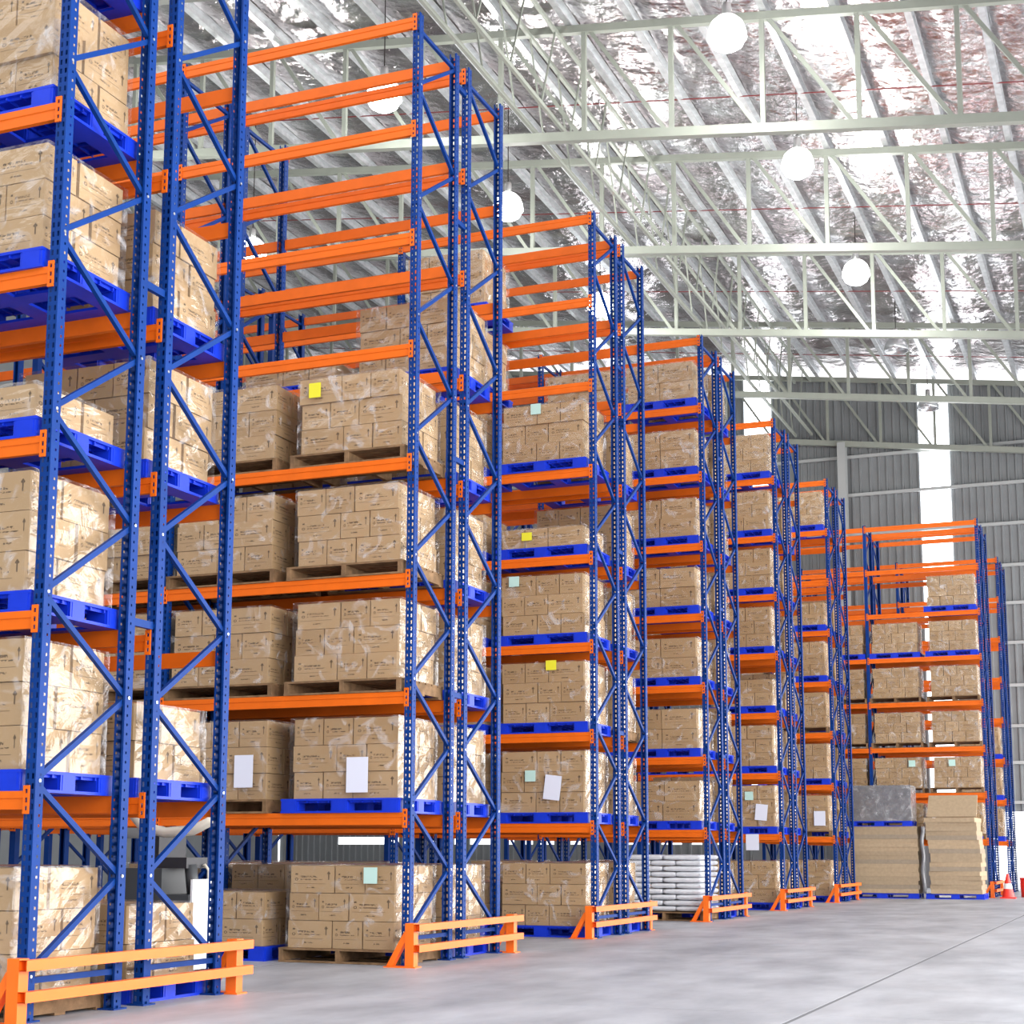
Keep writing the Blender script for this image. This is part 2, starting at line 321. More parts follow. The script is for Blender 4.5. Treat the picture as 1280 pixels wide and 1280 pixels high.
# ------------------------------------------------------------------ pallet racks
RY = [-2.937, 3.098, 9.08, 15.113, 21.105, 27.096, 33.4, 39.65]
D, G, H, L1, DL, BAY = 1.0, .367, 10.67, 1.531, 1.287, 3.15
ROWOFF = (0.0, D+G)
BT = .062                                     # beam top above level centre
def ltop(k): return 0.0 if k == 0 else L1+(k-1)*DL+BT
def post_mesh(holes):
    mb = MB(); hw = .045; pit = .0715; n = int(H/pit)
    if holes:
        for r in range(n):
            z0 = r*pit; z1 = z0+.032; z2 = z0+pit
            mb.quad((-hw, -hw, z0), (hw, -hw, z0), (hw, -hw, z1), (-hw, -hw, z1))
            for a, b in ((-hw, -.031), (-.013, .013), (.031, hw)): mb.quad((a, -hw, z1), (b, -hw, z1), (b, -hw, z2), (a, -hw, z2))
            for s in (-1, 1):
                x = s*hw
                mb.quad((x, -hw, z0), (x, hw, z0), (x, hw, z0+.052), (x, -hw, z0+.052))
                for a, b in ((-hw, .002), (.018, hw)): mb.quad((x, a, z0+.052), (x, b, z0+.052), (x, b, z2), (x, a, z2))
        zt_ = n*pit
    else:
        zt_ = H
        mb.quad((-hw, -hw, 0), (hw, -hw, 0), (hw, -hw, H), (-hw, -hw, H))
        for s in (-1, 1): mb.quad((s*hw, -hw, 0), (s*hw, hw, 0), (s*hw, hw, H), (s*hw, -hw, H))
    for s in (-1, 1): mb.quad((s*hw, hw, 0), (s*.026, hw, 0), (s*.026, hw, zt_), (s*hw, hw, zt_))
    return mb.mesh('post', BLUE)
POSTH, POSTS = post_mesh(True), post_mesh(False)
FOOT = MB().box(-.075, .075, -.08, .08, 0, .012).box(-.06, -.05, -.01, .01, .012, .03).box(.05, .06, -.01, .01, .012, .03).mesh('foot_plate', BLUE)
def brace_mesh(dy0, dz0, dy1, dz1):
    return MB().bar((0, dy0, dz0), (0, dy1, dz1), .036, .042).mesh('brace', BLUE)
HP = .6775
BR_UP = brace_mesh(.03, .03, D-.03, HP-.03); BR_DN = brace_mesh(D-.03, .03, .03, HP-.03); BR_H = brace_mesh(.03, 0, D-.03, 0)
BL = BAY-.09
def beam_mesh(m):
    p = [(0, 0), (0, .074), (-.007, .08), (-.007, .13), (.043, .13), (.043, 0)]
    if m: p = [(-a, b) for a, b in p][::-1]
    return MB().prism(p, 'x', -BL/2, BL/2).mesh('beam', ORANGE)
BEAM = (beam_mesh(False), beam_mesh(True))
def plate_mesh():
    mb = MB()
    for a, b in ((-.026, -.010), (.012, .026)): mb.box(a, b, -.006, .006, -.1, .1)
    for z0, z1 in ((-.1, -.075), (-.045, -.02), (.015, .045), (.075, .1)): mb.box(-.010, .012, -.006, .006, z0, z1)
    return mb.mesh('end_plate', ORANGE)
PLATE = plate_mesh(); SPACER = MB().box(-.02, .02, .045, G-.045, -.03, .03).mesh('row_spacer', BLUE)
BOLT = MB().lathe([(0, -.005), (.012, -.005), (.012, .005), (0, .005)], 8).mesh('bolt', STEEL)
RNAME = ['nearest', 'second', 'third', 'fourth', 'fifth', 'sixth', 'seventh', 'eighth']
RLAB = ['tall blue and orange pallet rack nearest the camera, cut by the left edge',
        'second blue and orange pallet rack, its upper four levels empty at the front',
        'third blue and orange pallet rack, behind the second orange floor guard',
        'fourth blue and orange pallet rack, holding white sacks at floor level',
        'fifth blue and orange pallet rack from the camera', 'sixth blue and orange pallet rack, just left of the cardboard stacks',
        'seventh pallet rack, reaching furthest right behind the cardboard stacks', 'eighth pallet rack, last one in front of the back wall']
XE = [0, 0, 0, 0, 0, 0, 3.05, 3.05]; NB = [1, 3, 3, 2, 2, 2, 2, 2]
for r in range(8):
    t = thing('pallet_rack', RLAB[r], 'rack', (XE[r], RY[r], 0), group='blue and orange pallet racks')
    for row in (0, 1):
        oy = ROWOFF[row]
        for fi in range(NB[r]+1):
            X = -fi*BAY
            me = POSTH if (fi == 0 or (r < 4 and fi == 1)) else POSTS
            for pi in (0, 1):
                po = obj('post', me, t, (X, oy+pi*D, 0), math.pi*pi)
                obj('foot_plate', FOOT, po)
            obj('brace', BR_H, t, (X, oy, .28))
            for k in range(15):
                fwd = (k % 2 == 0) == (row == 0)
                obj('brace', BR_UP if fwd else BR_DN, t, (X, oy, .31+HP*k))
                if fi == 0 and r < 3: 
                    o = obj('bolt', BOLT, t, (X+.045, oy+(0 if fwd else D), .31+HP*k)); o.rotation_euler = (0, math.pi/2, 0)
            obj('brace', BR_H, t, (X, oy, .31+HP*15))
            if row == 0:
                for z in (2.95, 5.7, 8.6, 10.3): obj('row_spacer', SPACER, t, (X, D, z))
        for bi in range(NB[r]):
            X = -(bi+.5)*BAY
            for lv in range(8):
                z = L1+lv*DL
                for s in (0, 1):
                    b = obj('beam', BEAM[s], t, (X, oy+(-.045 if s == 0 else D+.045), z-.13+BT))
                    if bi == 0 or r < 3:
                        for e in (-1, 1): obj('end_plate', PLATE, b, (e*(BAY/2-.02), -.010 if s == 0 else .010, .068))

# ------------------------------------------------------------------ floor guards at the rack ends
def guard(r, x0, label):
    y0, y1 = RY[r]-.28, RY[r]+2*D+G+.24
    t = thing('rack_guard', label, 'guard rail', (x0, y0, 0), group='orange rack end guards'); Ln = y1-y0
    pm = MB().box(-.05, .05, -.05, .05, .012, .45).mesh('post', GUARD)
    gm = MB().prism([(-.05, .012), (-.05, .34), (-.07, .34), (-.25, .012)], 'y', -.012, .012).prism([(-.26, .0), (-.26, .012), (-.05, .012), (-.05, 0)], 'y', -.05, .05).mesh('gusset', GUARD)
    bm_ = MB().box(-.28, .08, -.08, .08, 0, .012).mesh('base_plate', GUARD)
    gm2 = MB().prism([(-.05, .27), (-.05, .36), (-.07, .36), (-.27, .013), (-.2, .013)], 'y', -.035, .035).mesh('gusset', GUARD)
    for y in (.05, Ln-.11):
        p = obj('post', pm, t, (0, y, 0)); obj('gusset', gm2, p); obj('base_plate', bm_, p)
    for z in (.405, .195):
        mb = MB(); a, b, h = .0, Ln, .036
        # open tube so that its dark end shows
        for (A, B) in ((0, 1), (1, 2), (2, 3), (3, 0)):
            q = [(.05, -h), (.115, -h), (.115, h), (.05, h)]
            for k_ in (1, .88):
                (xa, za), (xb, zb_) = [((x_-.0825)*k_+.0825, z_*k_) for x_, z_ in (q[A], q[B])]
                mb.quad((xa, a, za), (xb, a, zb_), (xb, b, zb_), (xa, b, za))
        mb.box(.052, .113, .06, .065, -h*.9, h*.9).box(.052, .113, Ln-.004, Ln-.001, -h, h)
        obj('rail', mb.mesh('rail', GUARD), t, (0, 0, z))
guard(0, .12, 'orange floor guard at the end of the nearest rack, bottom left corner')
guard(1, .16, 'orange floor guard in front of the second rack')
guard(2, .0, 'orange floor guard in front of the third rack')
guard(3, .03, 'orange floor guard in front of the fourth rack beside white sacks')
guard(4, .05, 'orange floor guard in front of the fifth rack')
guard(5, .05, 'orange floor guard end just left of the cardboard stack')
guard(6, 3.12, 'orange floor guard end beside the red cone')

# ------------------------------------------------------------------ pallets
PW, PD, PH = 1.44, 1.08, .155
def blue_parts():
    deck = MB().box(-PW/2, PW/2, -PD/2, PD/2, PH-.022, PH)
    for i in range(11): x = -PW/2+.04+i*(PW-.08)/10; deck.box(x-.006, x+.006, -PD/2+.01, PD/2-.01, PH-.045, PH-.022)
    for j in range(7): y = -PD/2+.04+j*(PD-.08)/6; deck.box(-PW/2+.01, PW/2-.01, y-.006, y+.006, PH-.045, PH-.022)
    def blk(wx, wy):
        b = MB(); h0, h1 = .022, PH-.022
        b.prism([(-wx/2, -wy/2), (wx/2, -wy/2), (wx/2, wy/2), (-wx/2, wy/2)], 'z', h0, h1)
        for s in (-1, 1): b.box(-wx/2+.02, wx/2-.02, s*wy/2-.004, s*wy/2+.004, h0, h1).box(s*wx/2-.004, s*wx/2+.004, -wy/2+.02, wy/2-.02, h0, h1)
        return b
    skid = MB()
    for y in (-PD/2+.08, 0, PD/2-.08): skid.box(-PW/2, PW/2, y-.08, y+.08, 0, .022)
    for x in (-PW/2+.09, 0, PW/2-.09): skid.box(x-.09, x+.09, -PD/2+.16, -.08, 0, .022).box(x-.09, x+.09, .08, PD/2-.16, 0, .022)
    return deck, blk, skid
deck, blk, skid = blue_parts()
DECK, BLK, SKID = deck.mesh('deck', PBLUE), blk(.2, .17).mesh('block', PBLUE), skid.mesh('bottom_frame', PBLUE)
BPOS = [(x, y) for x in (-PW/2+.105, 0, PW/2-.105) for y in (-PD/2+.09, 0, PD/2-.09)]
one = MB()
for src, off in [(deck, (0, 0)), (skid, (0, 0))]+[(blk(.2, .17), p) for p in BPOS]:
    n = len(one.v); one.v += [(x+off[0], y+off[1], z) for x, y, z in src.v]; one.f += [tuple(i+n for i in f) for f in src.f]
BLUE_ONE = one.mesh('blue_pallet', PBLUE)
def plank(w_, d_, h_): return MB().box(-w_/2, w_/2, -d_/2, d_/2, 0, h_)
W_TOP = plank(PW, .125, .022).mesh('top_board', WOOD); W_STR = plank(.05, PD, PH-.044).mesh('stringer', WOOD); W_BOT = plank(PW, .12, .02).mesh('bottom_board', WOOD)
W_PARTS = [('top_board', W_TOP, (0, -PD/2+.063+i*(PD-.126)/6, PH-.022)) for i in range(7)]+[('stringer', W_STR, (x, 0, .022)) for x in (-PW/2+.03, 0, PW/2-.03)]+[('bottom_board', W_BOT, (0, y, .002)) for y in (-PD/2+.062, 0, PD/2-.062)]
one = MB()
for nme, me, off in W_PARTS:
    d = {'top_board': (PW, .125, .022), 'stringer': (.05, PD, PH-.044), 'bottom_board': (PW, .12, .02)}[nme]
    one.box(off[0]-d[0]/2, off[0]+d[0]/2, off[1]-d[1]/2, off[1]+d[1]/2, off[2], off[2]+d[2])
WOOD_ONE = one.mesh('wooden_pallet', WOOD)
def pallet(kind, loc, label, near, rz=0):
    nm, gr = ('blue_pallet', 'blue plastic pallets') if kind == 'b' else ('wooden_pallet', 'wooden pallets')
    if not near:
        return tag(obj(nm, BLUE_ONE if kind == 'b' else WOOD_ONE, None, loc, rz), label, 'pallet', gr)
    t = thing(nm, label, 'pallet', loc, rz, gr)
    if kind == 'b':
        obj('deck', DECK, t); obj('bottom_frame', SKID, t)
        for x, y in BPOS: obj('block', BLK, t, (x, y, 0))
    else:
        for n_, me, off in W_PARTS: obj(n_, me, t, off)
    return t

# ------------------------------------------------------------------ loads of cartons under film
LV = ['floor level', 'level one', 'level two', 'level three', 'level four', 'level five', 'level six', 'level seven', 'level eight']
SLOT = ['end slot', 'second slot', 'third slot', 'fourth slot']
ROWN = ['front row', 'rear row']
LAYN = {1: ['single'], 2: ['bottom', 'top'], 3: ['bottom', 'middle', 'top'], 4: ['bottom', 'second', 'third', 'top']}
cartons = []      # (priority, x0,x1,y0,y1,z0,z1, rz, label, group)
FILMS = []
def film_mesh(seed):
    rnd = random.Random(seed); mb = MB(); n = 9
    def sheet(fn):
        b = len(mb.v)
        for j in range(n+1):
            for i in range(n+1):
                e = 0 if i in (0, n) or j in (0, n) else rnd.uniform(-.006, .012)
                mb.v.append(fn(i/n, j/n, e))
        for j in range(n):
            for i in range(n): a = b+j*(n+1)+i; mb.f.append((a, a+1, a+n+2, a+n+1))
    sheet(lambda u, v, e: (u-.5, -.5-e, v)); sheet(lambda u, v, e: (.5+e, u-.5, v))
    sheet(lambda u, v, e: (.5-u, .5+e, v)); sheet(lambda u, v, e: (-.5-e, .5-u, v)); sheet(lambda u, v, e: (u-.5, v-.5, 1+e))
    return mb.mesh('stretch_film', FILM, False)
FILMS = [film_mesh(s) for s in range(5)]
def load(r, row, slot, lv, kind='b', layers=3, h=.292, big=False, film=True, dx=0, wid=None, cart=True):
    near = r < 3
    rnd = random.Random(r*1000+row*500+slot*50+lv)
    xe = XE[r]; xc = xe-.045-.04-PW/2-slot*(BAY/2-.012)+dx-(.04 if slot % 2 else 0); yc = RY[r]+ROWOFF[row]+D/2; z = ltop(lv)
    where = '%s, %s, %s, %s rack' % (LV[lv], SLOT[slot], ROWN[row], RNAME[r])
    pallet(kind, (xc+rnd.uniform(-.01, .01), yc+rnd.uniform(-.02, .02)-.02, z), ('blue plastic pallet on ' if kind == 'b' else 'brown wooden pallet on ')+where, near and (slot < 2))
    if not cart: return xc, yc, z+PH
    a, b = (.545, .365); W = wid or (a+2*b); Dp = a+b+.04
    x0 = xc-W/2+.02; y0 = yc-Dp/2-.03; zz = z+PH+.002; g = .007
    grp = 'cartons on '+where
    for l in range(layers):
        ln = LAYN[layers][l]; ox, oy = rnd.uniform(-.018, .018), rnd.uniform(-.018, .018); top = zz+h
        fl_ = (l+r+lv+slot) % 2
        if big: parts = [('front leftmost', 0, .62, 0, .5), ('front rightmost', .62, W, 0, .5), ('right-side rear', .62, W, .5, Dp), ('rear left', 0, .62, .5, Dp)]
        elif fl_: parts = [('front leftmost', 0, a, 0, b), ('front middle', a, a+b, 0, a), ('front rightmost', a+b, W, 0, a), ('right-side rear', W-a, W, a+.02, Dp), ('rear left', 0, b, b, Dp-.03), ('rear middle', b, W-a-.005, a, Dp)]
        else: parts = [('front leftmost', 0, b, 0, a), ('front middle', b, 2*b, 0, a), ('front rightmost', W-a, W, 0, b), ('right-side rear', W-b, W, b+.02, Dp), ('rear left', 0, a, a, Dp-.03), ('rear middle', a, W-b-.005, a, Dp)]
        for (pos, u0, u1, v0, v1) in parts:
            c = (x0+ox+(u0+u1)/2, y0+oy+(v0+v1)/2, zz+h/2); p = project(c)
            pr = 0
            if p and -30 < p[0] < 1300 and -30 < p[1] < 1300 and 'rear left' not in pos and 'rear middle' not in pos:
                pr = (u1-u0+v1-v0)*h/p[2]**2
                if row == 1 and pos != 'right-side rear' and pos != 'front rightmost': pr *= .25
                if slot > 1: pr *= .4
            lab = 'brown carton, %s layer, %s, %s' % (ln, pos, where)
            cartons.append((pr, x0+ox+u0+g, x0+ox+u1-g, y0+oy+v0+g, y0+oy+v1-g, zz, top-.006, rnd.uniform(-.014, .014), lab, grp))
        zz = top
    hh = layers*h
    if film:
        f = obj('stretch_film', FILMS[rnd.randrange(5)], None, (x0+W/2, y0+Dp/2, z+PH+.004), 0, (W+.05, Dp+.05, hh+.006))
        tag(f, 'clear stretch film around cartons, '+where, 'film', 'stretch film on pallet loads')
    return xc, yc, z+PH
# nearest rack
for lv, k, n, h in ((0, 'w', 3, .30), (1, 'b', 3, .315), (2, 'b', 3, .30), (3, 'b', 1, .27), (4, 'b', 3, .285), (5, 'b', 3, .29), (6, 'b', 3, .29)): load(0, 0, 0, lv, k, n, h)
for lv in (1, 2, 4): load(0, 0, 1, lv)
for lv, k, n, h in ((0, 'b', 2, .30), (1, 'b', 2, .30), (3, 'b', 3, .29), (4, 'b', 3, .29)): load(0, 1, 0, lv, k, n, h)
# second rack
for lv, k in ((0, 'w'), (1, 'b'), (2, 'w'), (3, 'w'), (4, 'w')): load(1, 0, 0, lv, k)
for lv, k, n in ((0, 'b', 2), (1, 'w', 3), (2, 'w', 3), (3, 'w', 3), (4, 'w', 3)): load(1, 0, 1, lv, k, n)
for lv, k, n in ((0, 'w', 2), (1, 'w', 3), (2, 'w', 3), (3, 'w', 3), (4, 'w', 2)): load(1, 0, 2, lv, k, n)
for lv, k, n in ((0, 'b', 3), (1, 'b', 3), (2, 'b', 3), (3, 'b', 3), (4, 'b', 3), (5, 'b', 3)): load(1, 1, 0, lv, k, n)
for lv, k, n in ((0, 'b', 3), (1, 'b', 3), (2, 'w', 3), (3, 'w', 3), (4, 'b', 3), (5, 'b', 1)): load(1, 1, 1, lv, k, n)
for lv in (0, 2, 3): load(1, 1, 2, lv, 'w', 3)
# third rack
for lv, n in ((0, 3), (1, 3), (2, 3), (3, 3), (4, 1), (5, 3)): load(2, 0, 0, lv, 'b', n)
for lv, n in ((0, 2), (1, 3), (2, 3), (3, 3), (4, 2), (5, 3), (6, 3), (7, 3)): load(2, 0, 1, lv, 'b', n)
for lv, n in ((0, 3), (1, 3), (2, 3), (3, 3), (4, 3), (5, 3)): load(2, 1, 0, lv, 'b' if lv != 2 else 'w', n)
for lv in (0, 2, 4): load(2, 1, 1, lv, 'b', 2)
for lv in (0, 1, 2, 3): load(2, 0, 2, lv, 'b', 3)
for lv in (0, 1): load(2, 0, 3, lv, 'b', 3)
# fourth rack
for lv in range(1, 8): load(3, 0, 0, lv, 'b', 2, .355, True)
for lv in range(1, 8): load(3, 0, 1, lv, 'b', 2, .355, True)
for lv in range(0, 8): load(3, 1, 0, lv, 'b', 3, .28)
# fifth, sixth
for lv, n in ((0, 3), (1, 3), (2, 3), (3, 2), (4, 3), (5, 3), (6, 3), (7, 3)): load(4, 0, 0, lv, 'b', n, .29)
for lv in (0, 1, 2, 4, 5, 6, 7): load(4, 0, 1, lv, 'b', 3, .29)
load(3, 1, 1, 0, 'b', 3); load(3, 0, 2, 0, 'b', 3)
for lv in range(0, 7): load(4, 1, 0, lv, 'b', 3, .28)
for lv, k, n in ((0, 'b', 3), (1, 'w', 3), (2, 'b', 3), (3, 'w', 3), (4, 'b', 3), (5, 'b', 2), (7, 'b', 3)): load(5, 0, 0, lv, k, n, .29)
for lv in (1, 2, 3, 4): load(5, 0, 1, lv, 'b', 3, .29)
for lv in range(0, 6): load(5, 1, 0, lv, 'b', 3, .28)
# seventh, eighth
for s in (0, 1):
    for lv, k in ((1, 'w'), (2, 'w'), (3, 'w'), (4, 'w'), (5, 'b')): load(6, 0, s, lv, k, 3, .285)
load(6, 0, 0, 6, 'b', 3, .29)
for lv, k in ((1, 'w'), (2, 'w'), (3, 'w'), (4, 'w'), (5, 'b')): load(6, 0, 2, lv, k, 3, .285)
for lv in (1, 2, 3): load(7, 0, 0, lv, 'b', 3, .285)
# the 300 cartons that show largest are things, the rest is one pile
cartons.sort(key=lambda c: -c[0])
cache = {}
for i, c in enumerate(cartons[:300]):
    _, x0, x1, y0, y1, z0, z1, rz, lab, grp = c
    key = (round(x1-x0, 3), round(y1-y0, 3), round(z1-z0, 3))
    if key not in cache: cache[key] = MB().box(-key[0]/2, key[0]/2, -key[1]/2, key[1]/2, 0, key[2], 0, True).mesh('carton', CARTON)
    tag(obj('carton', cache[key], None, ((x0+x1)/2, (y0+y1)/2, z0), rz), lab, 'carton', grp)
mb = MB()
for c in cartons[300:]: mb.box(*c[1:7], rz=c[7], uv=True, tint=random.random())
tag(obj('stacked_cartons', mb.mesh('stacked_cartons', CARTON)), 'remaining brown cartons stacked on pallets in the farther racks', 'cartons', None, 'stuff')

# ------------------------------------------------------------------ sheets and stickers on the loads
def sheet_on(x, z, y, w_, h_, m, label, name='paper_sheet', tilt=0):
    me = MB().box(-w_/2, w_/2, -.002, .002, -h_/2, h_/2).mesh(name, m); o = obj(name, me, None, (x, y, z)); o.rotation_euler = (0, tilt, 0)
    tag(o, label, 'paper' if name == 'paper_sheet' else 'label', 'papers taped on loads' if name == 'paper_sheet' else 'small stickers on loads')
def yf(r): return RY[r]+D/2-(.545+.365+.04)/2-.03-.043
sheet_on(-.60, 2.0, yf(1), .26, .38, PAPER, 'white paper sheet on cartons above the blue pallet, second rack')
sheet_on(-2.02, 2.06, yf(1), .24, .36, PAPER, 'white paper sheet on cartons above a wooden pallet, second rack')
sheet_on(-.42, .93, yf(1), .16, .17, MINT, 'pale blue sticker on floor-level cartons of the second rack', 'sticker')
sheet_on(-1.22, 6.34, yf(1), .15, .17, YELLOW, 'yellow sticker on top carton of the second rack', 'sticker')
sheet_on(-.62, 2.10, yf(2), .25, .35, PAPER, 'tilted white paper sheet on level one of the third rack', 'paper_sheet', .12)
sheet_on(-.96, 2.27, yf(2), .16, .16, MINT, 'mint sticker beside white paper on the third rack', 'sticker')
sheet_on(-.64, 3.86, yf(2), .16, .14, YELLOW, 'yellow sticker on level two cartons of the third rack', 'sticker')
sheet_on(-1.22, 5.12, yf(2), .16, .15, MINT, 'mint sticker on level three cartons of the third rack', 'sticker')
sheet_on(-1.02, 5.78, yf(2), .16, .12, YELLOW, 'yellow sticker on the low load of the third rack', 'sticker')
sheet_on(-.88, 7.70, yf(2), .16, .16, MINT, 'mint sticker on level five cartons of the third rack', 'sticker')
sheet_on(-.42, 2.05, yf(4), .26, .34, PAPER, 'white paper sheet on level one of the fifth rack', 'paper_sheet', .1)
sheet_on(-.68, 2.4, yf(4), .18, .18, MINT, 'mint sticker on level one of the fifth rack', 'sticker')
sheet_on(-.36, 2.05, yf(5), .28, .36, PAPER, 'white paper sheet on level one of the sixth rack')
sheet_on(-.62, 1.42, RY[4]-.062, .28, .34, PAPER, 'white paper sheet hanging on the lowest beam of the fifth rack')
sheet_on(1.05, 3.72, yf(6), .18, .18, MINT, 'mint sticker on seventh rack cartons above the wrapped grey stack', 'sticker')
sheet_on(2.15, 3.72, yf(6), .18, .18, MINT, 'mint sticker on seventh rack cartons above the leaning board stack', 'sticker')

# ------------------------------------------------------------------ white sacks on the floor of the fourth rack
pallet('w', (-.8, RY[3]+.48, 0), 'weathered wooden pallet under white sacks, fourth rack', False)
def sack_mesh(w_, d_, h_, seed):
    rnd = random.Random(seed); mb = MB(); UG = (-1, -.965, -.86, -.5, 0, .5, .86, .965, 1); VG = (-1, -.965, -.86, 0, .86, .965, 1); nx, ny = 8, 6
    for s in (1, -1):
        b = len(mb.v)
        for j in range(ny+1):
            for i in range(nx+1):
                u, v = UG[i], VG[j]; e = (max(0, 1-abs(u)**9)*max(0, 1-abs(v)**9))**.3
                mb.v.append((u*w_/2, v*d_/2, h_/2+s*e*h_/2*(1-rnd.uniform(0, .08)*(e > .5))))
        for j in range(ny):
            for i in range(nx):
                a = b+j*(nx+1)+i; f = (a, a+1, a+nx+2, a+nx+1); mb.f.append(f if s > 0 else f[::-1])
    return mb.mesh('sack', SACK, True)
SK = [sack_mesh(.455, .74, .098, k) for k in range(3)]+[sack_mesh(.675, .52, .098, k+5) for k in range(2)]
LAYW = ['bottom', 'second', 'third', 'fourth', 'fifth', 'sixth', 'seventh', 'eighth', 'ninth', 'top']
for l in range(10):
    z = PH+.004+l*.1
    if l % 2 == 0: spots = [(-1.28, -.13, 0, 'left'), (-.82, -.13, 1, 'middle'), (-.36, -.13, 2, 'right')]+[(-.48, .515, 4, 'right rear')]
    else: spots = [(-1.17, -.24, 3, 'left'), (-.48, -.24, 4, 'right')]+[(-.37, .41, 0, 'right rear')]
    for x, y, m, pn in spots:
        tag(obj('sack', SK[m], None, (x+random.uniform(-.002, .002), RY[3]+.48+y, z), random.uniform(-.003, .003)), 'white plastic sack, %s layer, %s, fourth rack floor pile' % (LAYW[l], pn), 'sack', 'white sacks in the fourth rack')

# ------------------------------------------------------------------ cardboard sheet stacks in front of the seventh rack
pallet('b', (.42, 31.9, 0), 'blue pallet under the left cardboard sheet stack', False).scale = (1.35, 1.0, .9)
pallet('b', (2.33, 31.9, 0), 'blue pallet under the right cardboard sheet stack', False).scale = (1.05, 1.0, .9)
z = PH*.9+.002; k = 0
ordn = ['lowest', 'second', 'third', 'fourth', 'fifth', 'sixth', 'seventh', 'eighth', 'ninth', 'tenth', 'eleventh', 'twelfth', 'thirteenth', 'fourteenth', 'fifteenth', 'sixteenth', 'seventeenth', 'topmost']
NBN = 16
for k in range(NBN):
    h = .1115; m = SHEETD if k in (1, 7, 13) else (SHEET, SHEETM)[(k*5//3) % 2]
    dx = random.uniform(-.02, .02)
    me = MB().box(-.96, .96, -.5, .5, 0, h-.0005).mesh('board_bundle', m)
    o = obj('board_bundle', me, None, (.45+dx, 31.85+random.uniform(-.015, .015), z), random.uniform(-.006, .006))
    tag(o, 'flat cardboard bundle, %s in the left stack under the grey wrapped load' % (ordn[k] if k < NBN-1 else 'topmost'), 'cardboard', 'cardboard bundles in the left stack'); z += h
zs = z
pallet('b', (.40, 31.85, zs), 'blue pallet on top of the left cardboard stack', False).scale = (1.2, .95, .9)
me = MB().box(-.84, .84, -.48, .48, 0, .96); rr = random.Random(3)
wl = MB(); n = 14
def gsheet(fn):
    b = len(wl.v)
    for j in range(n+1):
        for i in range(n+1): wl.v.append(fn(i/n, j/n, 0 if i in (0, n) or j in (0, n) else rr.uniform(-.008, .012)))
    for j in range(n):
        for i in range(n): a = b+j*(n+1)+i; wl.f.append((a, a+1, a+n+2, a+n+1))
gsheet(lambda u, v, e: ((u-.5)*1.7, -.5-e, v*.97)); gsheet(lambda u, v, e: (.85+e, (u-.5), v*.97)); gsheet(lambda u, v, e: ((.5-u)*1.7, .5+e, v*.97)); gsheet(lambda u, v, e: (-.85-e, .5-u, v*.97)); gsheet(lambda u, v, e: ((u-.5)*1.7, v-.5, .97+e))
t = thing('wrapped_stack', 'dark grey stack in shiny film on a blue pallet over cardboard', 'wrapped stack', (.42, 31.85, zs+PH*.9+.002))
obj('stock', me.mesh('stock', GWRAP), t); obj('film', wl.mesh('film', FILM), t)
z = PH*.9+.002
ZB2 = [.12]*17; sh = [0, .01, .0, .02, .0, -.01, .01, .02, .03, .0, -.03, -.06, -.09, -.10, -.12, -.13, -.14]
for k in range(17):
    h = .118; m = SHEETD if k in (5, 9, 12) else (SHEET, SHEETM)[(k*5//3) % 2]
    me = MB().box(-.66, .66, -.62, .62, 0, h-.0005).mesh('board_bundle', m)
    o = obj('board_bundle', me, None, (2.36+sh[k]*.7, 31.95+max(0, (k-9))*.02*(1 if k % 2 else .6), z), random.uniform(-.05, .05))
    tag(o, 'flat cardboard bundle, %s in the right stack by the rack end' % (ordn[k] if k < 16 else 'topmost'), 'cardboard', 'cardboard bundles in the right stack'); z += h
o = obj('cardboard_panel', MB().box(-.64, .64, 0, .05, 0, .78).mesh('cardboard_panel', SHEET), None, (2.30, 31.42, z+.035)); o.rotation_euler = (math.radians(-42), 0, 0)
tag(o, 'plain cardboard panel tilted back on the right stack', 'cardboard')
# dark film twisted between the two stacks
mb = MB(); pts = [(1.535+.02*math.sin(i*.9), 31.35+.02*math.cos(i*1.3), .15+i*.11) for i in range(17)]
mb.tube(pts, .055, 8); tag(obj('hanging_film', mb.mesh('hanging_film', GWRAP, True)), 'crumpled dark film hanging between the two cardboard stacks', 'film')
# red cone by the rack guard
t = thing('traffic_cone', 'red traffic cone with white band beside the far rack end', 'cone', (3.55, 32.9, 0))
obj('base', MB().box(-.2, .2, -.2, .2, 0, .035).mesh('base', RED), t)
obj('body', MB().lathe([(.17, .035), (.04, .62), (.035, .66), (0, .66)], 18).mesh('body', RED, True), t)
obj('band', MB().lathe([(.125, .26), (.092, .40)], 18).mesh('band', TWHITE, True), t)
t = thing('fire_bin', 'red bin standing behind the traffic cone', 'bin', (3.95, 34.3, 0))
obj('body', MB().lathe([(0, 0), (.17, 0), (.19, .5), (.17, .52), (0, .52)], 16).mesh('body', RED, True), t)
obj('rim', MB().lathe([(.19, .5), (.205, .5), (.205, .54), (.19, .54)], 16).mesh('rim', RED, True), t)
# load waiting by the far door
pallet('b', (5.0, 41.0, 0), 'blue pallet by the bright far door at the right edge', False)
for l in range(6):
    for i in range(2):
        key = ('door', i)
        if key not in cache: cache[key] = MB().box(-.33, .33, -.48, .48, 0, .355, 0, True).mesh('carton', CARTON)
        tag(obj('carton', cache[key], None, (4.66+.67*i+random.uniform(-.004, .004), 41+random.uniform(-.02, .02), PH+.002+l*.358)), 'brown carton, %s layer, %s, stack by the bright far door' % (['bottom', 'second', 'third', 'fourth', 'fifth', 'top'][l], ['left', 'right'][i]), 'carton', 'cartons by the far door')

